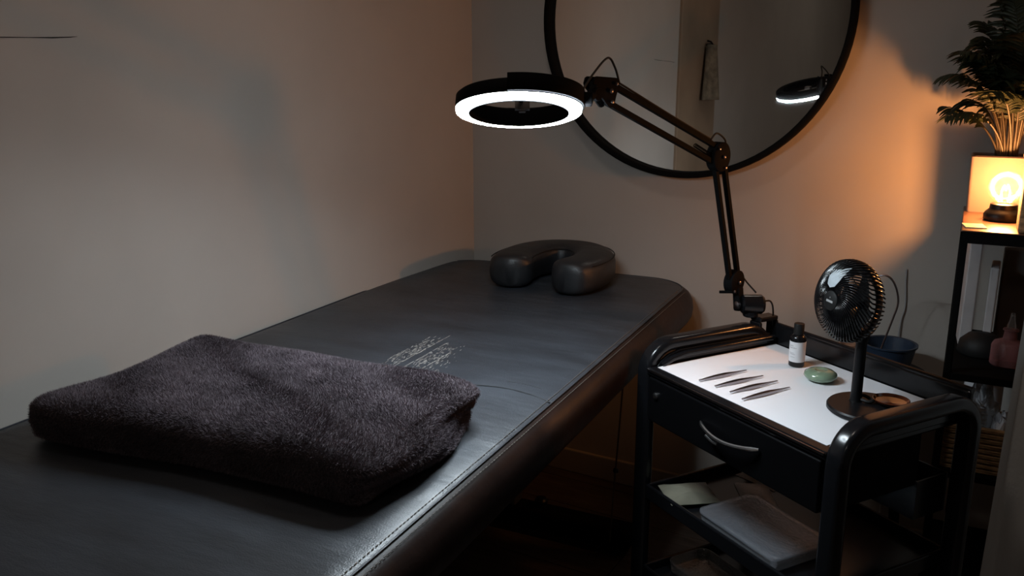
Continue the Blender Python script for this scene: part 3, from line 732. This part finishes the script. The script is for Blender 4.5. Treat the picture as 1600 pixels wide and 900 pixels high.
def packet(name, label, w_, d_, h_, m, seed):
    random.seed(seed); NX, NY = 10, 8; up_, lo_ = [], []
    for i in range(NX + 1):
        for j in range(NY + 1):
            x = (i / NX - .5) * w_; y_ = (j / NY - .5) * d_; e = min(i, NX - i, j, NY - j) / 3; e = min(1, e)
            up_.append((x + random.uniform(-.0012, .0012), y_ + random.uniform(-.0012, .0012), .0012 + h_ * e * random.uniform(.75, 1.15))); lo_.append((x, y_, .0002))
    n1 = NY + 1; K = len(up_); F = [(i * n1 + j, (i + 1) * n1 + j, (i + 1) * n1 + j + 1, i * n1 + j + 1) for i in range(NX) for j in range(NY)]
    edge = [(i * n1, (i + 1) * n1) for i in range(NX)] + [(i * n1 + NY, (i + 1) * n1 + NY) for i in range(NX)] + [(j, j + 1) for j in range(NY)] + [(NX * n1 + j, NX * n1 + j + 1) for j in range(NY)]
    m_ = MB().add(up_ + lo_, F + [tuple(x + K for x in f[::-1]) for f in F] + [(a, b, b + K, a + K) for a, b in edge])
    o = m_.build(name, m, None, 30); return tag(o, label, 'packet')
o = packet('foil_packet', 'beige crinkled foil packet at the left end of the middle shelf', .080, .120, .017, 'beige_packet', 2); on_trolley(o, -.150, -.130, .366, math.radians(-20)); o.rotation_euler = (math.radians(-4), math.radians(8), TA + math.radians(-14)); o.location.z = .3665
o = packet('clear_pouch', 'limp clear plastic pouch between the foil packet and the plastic case', .075, .14, .016, 'clear_plastic', 5); on_trolley(o, -.085, .015, .3525, math.radians(60))
o = packet('zip_bag', 'clear zip bag lying at the back of the middle shelf', .11, .10, .020, 'clear_plastic', 9); on_trolley(o, -.15, .11, .3525, math.radians(10))
o = packet('clear_bag', 'crumpled clear plastic bag in the bin under the tray', .110, .072, .055, 'clear_plastic', 12); on_trolley(o, .203, .113, .4605, 0); 
# glass dish and a rolled white item on the bottom shelf
gd = MB(); a = lambda ins, z: [(x, y_, z) for x, y_ in rrect(-.09 + ins, .09 - ins, -.06 + ins, .06 - ins, .025 - min(ins, .012), 6)]
gd.rings([a(.012, 0), a(.004, .004), a(0, .028), a(.003, .028), a(.008, .006), a(.016, .0035)])
o = gd.build('glass_dish', 'clear_glass', None, 50); on_trolley(tag(o, 'low clear glass dish on the bottom shelf of the trolley', 'dish'), -.12, -.08, .1455)
o = MB().lathe([(0, 0), (.030, 0), (.034, .004), (.034, .05), (.030, .056), (.012, .057), (.010, .052), (0, .052)], n=28).build('white_roll', 'white_plastic', None); on_trolley(tag(o, 'small white roll standing on the bottom shelf of the trolley', 'roll'), .02, .10, .1455)

# ------------------------------------------------------------------ shelf unit beside the mirror wall
SA = math.radians(2.5)
def SW(x, y_, z): return Vector((.08 + x * math.cos(SA) - y_ * math.sin(SA), 2.19 + x * math.sin(SA) + y_ * math.cos(SA), z))
su = thing('shelf_unit', 'narrow black metal shelf unit against the wall beside the mirror', 'shelf', (.08, 2.19, 0), SA)
SX, SY, STZ = .165, .195, .980
SHZ = (.980, .672, .447, .14)
for x in (-SX + .007, SX - .007):
    for y_ in (-SY + .007, SY - .007): MB().box((x, y_, .48), (.014, .014, .96)).build('post', 'black_metal', su, 0, .002)
for i, z in enumerate(SHZ):
    MB().lim((-SX, -SY, z - .016), (SX, SY, z)).build('shelf_board', 'warm_wood' if i == 0 else 'black_metal', su, 0, .002)
    if i == 0: MB().lim((-SX - .001, -SY - .002, z - .026), (SX + .001, -SY, z - .002)).build('front_rail', 'black_metal', su, 0)
def on_shelf(o, x, y_, z, rz=0.): o.location = SW(x, y_, z); o.rotation_euler = (0, 0, SA + rz); return o
# planter
pt = on_shelf(thing('planter', 'square cream planter behind the glowing bulb', 'planter'), -.093, .140, STZ)
a = lambda ins, z: [(x, y_, z) for x, y_ in rrect(-.070 + ins, .070 - ins, -.052 + ins, .052 - ins, .008, 4)]
MB().rings([a(.004, 0), a(.003, .002), a(0, .128), a(.004, .131), a(.008, .128), a(.010, .11)]).build('pot', 'planter', pt)
MB().rings([a(.010, .112), a(.011, .116)]).build('soil', 'soil', pt)
# parlour palm, rooted in the planter
pa = thing('parlour_palm', 'bushy dark green parlour palm growing in the cream planter', 'plant', SW(-.093, .140, STZ + .114))
random.seed(21)
def frond(az, lean, H_, L_, droop, name='frond', n=19, base=(0, 0)):
    d = Vector((math.cos(az), math.sin(az), 0)); b = Vector((base[0], base[1], 0)); P = []
    for k in range(13):
        t = k / 12; P.append(b + d * (lean * t ** 1.6 * 1.0 + .0) + Vector((0, 0, H_ * (t - droop * t ** 3))))
    st_ = MB().tube(P[:8], [.0032 * (1 - .05 * i) for i in range(8)], 6)
    m_ = MB().tube(P[6:], [.0018 * (1 - .12 * i) for i in range(7)], 5)
    for k in range(n):
        t = .46 + .54 * k / (n - 1); i = min(11, int(t * 12)); f = t * 12 - i
        p = P[i].lerp(P[i + 1], f); tg = (P[i + 1] - P[i]).normalized(); sd_ = tg.cross(Vector((0, 0, 1)))
        if sd_.length < 1e-3: sd_ = Vector((1, 0, 0))
        sd_.normalize(); nrm = sd_.cross(tg)
        ll = L_ * (math.sin(PI * (.18 + .74 * k / (n - 1))) ** .7)
        for s in (-1, 1):
            dr_ = (sd_ * s * .85 + tg * .62 + Vector((random.uniform(-.12, .12), random.uniform(-.12, .12), random.uniform(-.1, .12)))).normalized()
            rows_ = []
            for q in range(5):
                u_ = q / 4; c = p + dr_ * ll * u_ + Vector((0, 0, -ll * .42 * u_ ** 2.2)); wv = .0046 * math.sin(PI * (.12 + .86 * u_)) ** .8; wd_ = dr_.cross(nrm).normalized()
                rows_.append((c - wd_ * wv, c + nrm * wv * .25, c + wd_ * wv))
            o_ = [x for r_ in rows_ for x in r_]
            m_.add(o_, [(q * 3 + e, q * 3 + e + 1, q * 3 + e + 4, q * 3 + e + 3) for q in range(4) for e in (0, 1)])
    s = st_.build('stem', 'stem', pa); m_.build(name, 'leaf', s, 0)
spec_ = [(180, .17, .16, .075, .30), (200, .15, .24, .08, .28), (165, .14, .30, .085, .30), (190, .19, .30, .085, .42), (215, .17, .34, .09, .35), (150, .12, .40, .09, .3),
         (235, .12, .28, .08, .3), (260, .12, .36, .09, .3), (280, .10, .22, .08, .25), (300, .14, .33, .09, .3), (330, .16, .26, .09, .3), (350, .17, .34, .09, .35),
         (10, .15, .22, .085, .3), (60, .05, .40, .085, .2), (225, .05, .52, .095, .15), (180, .06, .46, .09, .2), (320, .08, .46, .09, .2), (250, .16, .24, .08, .4), (205, .19, .19, .075, .5), (190, .11, .36, .09, .35), (245, .09, .44, .09, .28)]
for _ in range(14): spec_.append((random.uniform(150, 370), random.uniform(.04, .15), random.uniform(.2, .38), .085, random.uniform(.25, .5)))
for (az, ln, h_, l_, dp) in spec_:
    a_ = math.radians(az + random.uniform(-6, 6)); ln2 = ln * (.55 if math.sin(a_) > .2 else .74)
    frond(a_, ln2, h_ * 1.12, l_ * .92, dp, base=(.022 * math.cos(a_ + 1), .022 * math.sin(a_ + 1)))
# bulb lamp
bu = on_shelf(thing('bulb_lamp', 'glowing round filament bulb on a small dark base', 'lamp'), -.088, -.015, STZ)
MB().lathe([(0, 0), (.036, 0), (.038, .003), (.038, .014), (.034, .020), (.028, .026), (.027, .036), (.024, .038), (0, .038)], n=36).build('base', 'black_plastic', bu)
MB().lathe([(.016, .038), (.018, .042)] + [(.036 * math.sin(a), .074 - .036 * math.cos(a)) for a in [math.radians(30 + 150 * k / 20) for k in range(21)]], n=40).build('globe', 'bulb_glass', bu, 80)
fi = MB().tube(smoothpath([(-.006, 0, .044), (-.008, .001, .062), (-.004, 0, .076), (0, .004, .066), (.003, 0, .078), (.008, -.001, .062), (.006, 0, .044)], 6), .0014, 6); fi.build('filament', 'filament', bu)
MB().tube([(0, 0, .038), (0, 0, .058)], .003, 8).build('glass_stem', 'bulb_glass', bu)
pl_ = bpy.data.lights.new('bulb_glow', 'POINT'); pl_.energy = BULB_WATTS; pl_.color = (1., .40, .125); pl_.shadow_soft_size = .022
lo = bpy.data.objects.new('bulb_glow', pl_); COL.objects.link(lo); lo.parent = bu; lo.location = (0, 0, .070)
# woven box on the right of the shelf top
wb = on_shelf(thing('woven_box', 'tall woven straw box to the right of the bulb', 'box'), -.019, -.135, STZ)
wm = MB().lim((-.045, -.045, 0), (.045, .045, .150)); wm.build('box_body', 'straw', wb, 0, .004)
MB().tube([(x, y_, .150) for x, y_ in rrect(-.045, .045, -.045, .045, .008, 4)], .005, 6, closed=True).build('rim', 'straw', wb)
o = MB().box((0, 0, .001), (.040, .055, .002)).build('card', 'green_card', None, 0); on_shelf(tag(o, 'small pale green printed card lying in front of the planter', 'card'), -.142, -.13, STZ, .15)
# second shelf
S2 = .672
o = MB().box((0, 0, .128), (.026, .09, .256)).build('white_carton', 'pale_carton', None, 0, .003); on_shelf(tag(o, 'tall narrow white carton standing at the left of the upper shelf', 'carton'), -.132, .07, S2, .06)
o = MB().box((0, 0, .095), (.018, .10, .19)).build('slim_carton', 'pale_carton', None, 0, .003); on_shelf(tag(o, 'slim pale carton leaning behind the pink bottle', 'carton'), -.083, .09, S2, -.05)
o = MB().box((0, 0, .11), (.075, .04, .22)).build('brown_carton', 'dark_carton', None, 0, .003); on_shelf(tag(o, 'wide dull brown carton at the back of the upper shelf', 'carton'), -.030, .145, S2)
o = MB().lathe([(0, 0), (.045, 0), (.05, .006), (.046, .03), (.030, .046), (0, .05)], n=24).build('black_pouch', 'black_matte', None, 60); on_shelf(tag(o, 'squat black pouch in front of the white carton', 'pouch'), -.095, -.02, S2)
pb = on_shelf(thing('pink_bottle', 'squat clear bottle of pink liquid with a pointed stopper', 'bottle'), -.045, -.085, S2)
MB().lathe([(0, 0), (.030, 0), (.034, .004), (.034, .045), (.030, .053), (.014, .060), (.012, .078), (.0155, .080), (.0155, .083), (0, .083)], n=36).build('bottle_body', 'pink_liquid', pb)
MB().lathe([(.009, .083), (.009, .092), (.006, .100), (.004, .118), (0, .120)], n=20).build('stopper', 'clear_glass', pb)
# third shelf: basket with plastic, canister
S3 = .447
bk = on_shelf(thing('straw_basket', 'rectangular tan straw basket on the lower shelf', 'basket'), -.086, -.115, S3)
for k in range(9):
    z = .006 + k * .0118; pts = []
    for (x, y_) in rrect(-.064, .064, -.06, .06, .010, 4): pts.append((x, y_, z + random.uniform(-.0008, .0008)))
    MB().tube(pts, .0066, 6, closed=True).build('straw_band', 'straw', bk)
MB().lim((-.062, -.058, .001), (.062, .058, .005)).build('basket_floor', 'straw', bk, 0)
def crumple(name, label, sx, sy, sz, m, seed):
    random.seed(seed); NA, NB_ = 18, 12; vs_ = []
    for j in range(NB_ + 1):
        ph = PI * j / NB_
        for i in range(NA):
            th_ = 2 * PI * i / NA; k = 1 + random.uniform(-.16, .16) if 0 < j < NB_ else 1
            vs_.append((sx * math.sin(ph) * math.cos(th_) * k, sy * math.sin(ph) * math.sin(th_) * k, sz * (1 - math.cos(ph)) * .5 * (k if 0 < j else 1)))
    m_ = MB().add(vs_, [(j * NA + i, j * NA + (i + 1) % NA, (j + 1) * NA + (i + 1) % NA, (j + 1) * NA + i) for j in range(NB_) for i in range(NA)])
    return tag(m_.build(name, m, None, 0), label, 'bag')
o = crumple('plastic_bag', 'crumpled clear plastic bag bulging out of the straw basket', .040, .040, .165, 'clear_plastic', 4); on_shelf(o, -.088, -.105, S3 + .006)
o = crumple('cotton_bag', 'small knotted white bag filling the right of the straw basket', .022, .040, .115, 'white_plastic', 8); on_shelf(o, -.042, -.125, S3 + .006)
cn = on_shelf(thing('white_canister', 'pale round canister standing behind the straw basket', 'canister'), -.075, .075, S3)
MB().lathe([(0, 0), (.040, 0), (.042, .003), (.042, .13), (.040, .134), (0, .134)], n=32).build('can_body', 'white_plastic', cn)
MB().lathe([(.043, .134), (.044, .136), (.044, .150), (.041, .154), (0, .154)], n=32).build('lid', 'white_plastic', cn)

# ------------------------------------------------------------------ stool with blue basin behind the trolley
sto = thing('round_stool', 'round black stool against the back wall behind the trolley', 'stool', (-.222, 2.24, 0))
MB().lathe([(0, .535), (.100, .535), (.108, .542), (.110, .555), (.108, .57), (.100, .576), (0, .576)], n=36).build('seat', 'black_matte', sto)
for k in range(4):
    a_ = PI / 4 + k * PI / 2; MB().tube([(.07 * math.cos(a_), .07 * math.sin(a_), .537), (.10 * math.cos(a_), .075 * math.sin(a_), .005)], .008, 8).build('leg', 'black_metal', sto)
ba = thing('blue_basin', 'dark blue plastic basin standing on the black stool', 'basin', (-.214, 2.25, .5765))
MB().lathe([(0, 0), (.045, 0), (.050, .003), (.062, .062), (.066, .064), (.066, .068), (.060, .067), (.048, .008), (0, .006)], n=40).build('bowl', 'blue_plastic', ba)
MB().tube(smoothpath([(-.012, -.060, .066), (.004, -.045, .135), (.0126, -.035, .184), (-.0036, -.03, .230), (-.030, -.03, .2426), (-.062, -.03, .215), (-.078, -.025, .14), (-.062, -.018, .067)], 8), .0024, 7).build('carry_handle', 'steel', ba)
o = MB().lathe([(0, 0), (.020, 0), (.022, .003), (.026, .066), (.0245, .067), (.021, .006), (0, .005)], n=28).build('tan_cup', 'tan', None); o.location = (-.300, 2.205, .5765); tag(o, 'tan cup on the stool beside the blue basin', 'cup')
o = MB().tube(smoothpath([(-.208, 2.416, .80), (-.207, 2.415, .768), (-.202, 2.415, .70), (-.2095, 2.412, .637), (-.21, 2.405, .40), (-.205, 2.395, .1), (-.18, 2.380, .006)], 6), .0022, 6).build('power_cord', 'grey_print', None); tag(o, 'thin grey cord hanging down the wall behind the blue basin', 'cord')

# ------------------------------------------------------------------ curtain at the right edge
cu_ = thing('curtain', 'pale grey fabric curtain hanging at the right edge of the picture', 'curtain', (.36, 1.86, 0))
NXc, NZc = 48, 20; F_, B_ = [], []
for i in range(NXc + 1):
    for j in range(NZc + 1):
        s = i / NXc; t = j / NZc; z = .012 + 2.46 * t
        x = -.325 + .02 * min(1, z / .9) + .62 * s; d = .022 * math.sin(s * 31 + .4 * math.sin(z * 2)) + .008 * math.sin(s * 70 + z)
        F_.append((x, d - .0, z)); B_.append((x, d + .003, z))
n1 = NZc + 1; K = len(F_); FF = [(i * n1 + j, (i + 1) * n1 + j, (i + 1) * n1 + j + 1, i * n1 + j + 1) for i in range(NXc) for j in range(NZc)]
MB().add(F_ + B_, FF + [tuple(x + K for x in f[::-1]) for f in FF] + [(j, j + 1, j + 1 + K, j + K) for j in range(NZc)] + [(NXc * n1 + j, NXc * n1 + j + 1, NXc * n1 + j + 1 + K, NXc * n1 + j + K) for j in range(NZc)]).build('cloth', 'curtain', cu_, 70)
MB().tube([(-.34, 0, 2.485), (.32, 0, 2.485)], .012, 12).build('rail', 'black_metal', cu_)
for x in (-.3, .28): MB().tube([(x, 0, 2.485), (x, 0, ZC)], .005, 8).build('rail_bracket', 'black_metal', cu_)

# ------------------------------------------------------------------ cloth on a hook, seen only in the mirror
ht = thing('hanging_cloth', 'small patterned cloth hanging on the door casing, seen in the mirror', 'cloth', (XL - .004, .42, 1.17))
NZ, NY = 14, 12; F_, B_ = [], []
for i in range(NY + 1):
    for j in range(NZ + 1):
        s = i / NY; t = j / NZ; w_ = .10 - .045 * t; y_ = (s - .5) * 2 * w_; d = .022 + (.050 * math.sin(PI * s) + .010 * math.sin(s * 14)) * (1 - .45 * t)
        F_.append((d, y_, .27 * t)); B_.append((d - .006, y_, .27 * t))
n1 = NZ + 1; K = len(F_); FF = [(i * n1 + j, (i + 1) * n1 + j, (i + 1) * n1 + j + 1, i * n1 + j + 1) for i in range(NY) for j in range(NZ)]
MB().add(F_ + B_, FF + [tuple(x + K for x in f[::-1]) for f in FF]).build('fabric', 'cloth_hang', ht, 60)
MB().tube([(0, 0, .29), (.02, 0, .285), (.028, 0, .275), (.026, 0, .262)], .004, 8).build('hook', 'black_metal', ht)
MB().tube([(.018, -.05, .268), (.018, 0, .274), (.018, .05, .268)], .006, 8).build('tie', 'black_matte', ht)
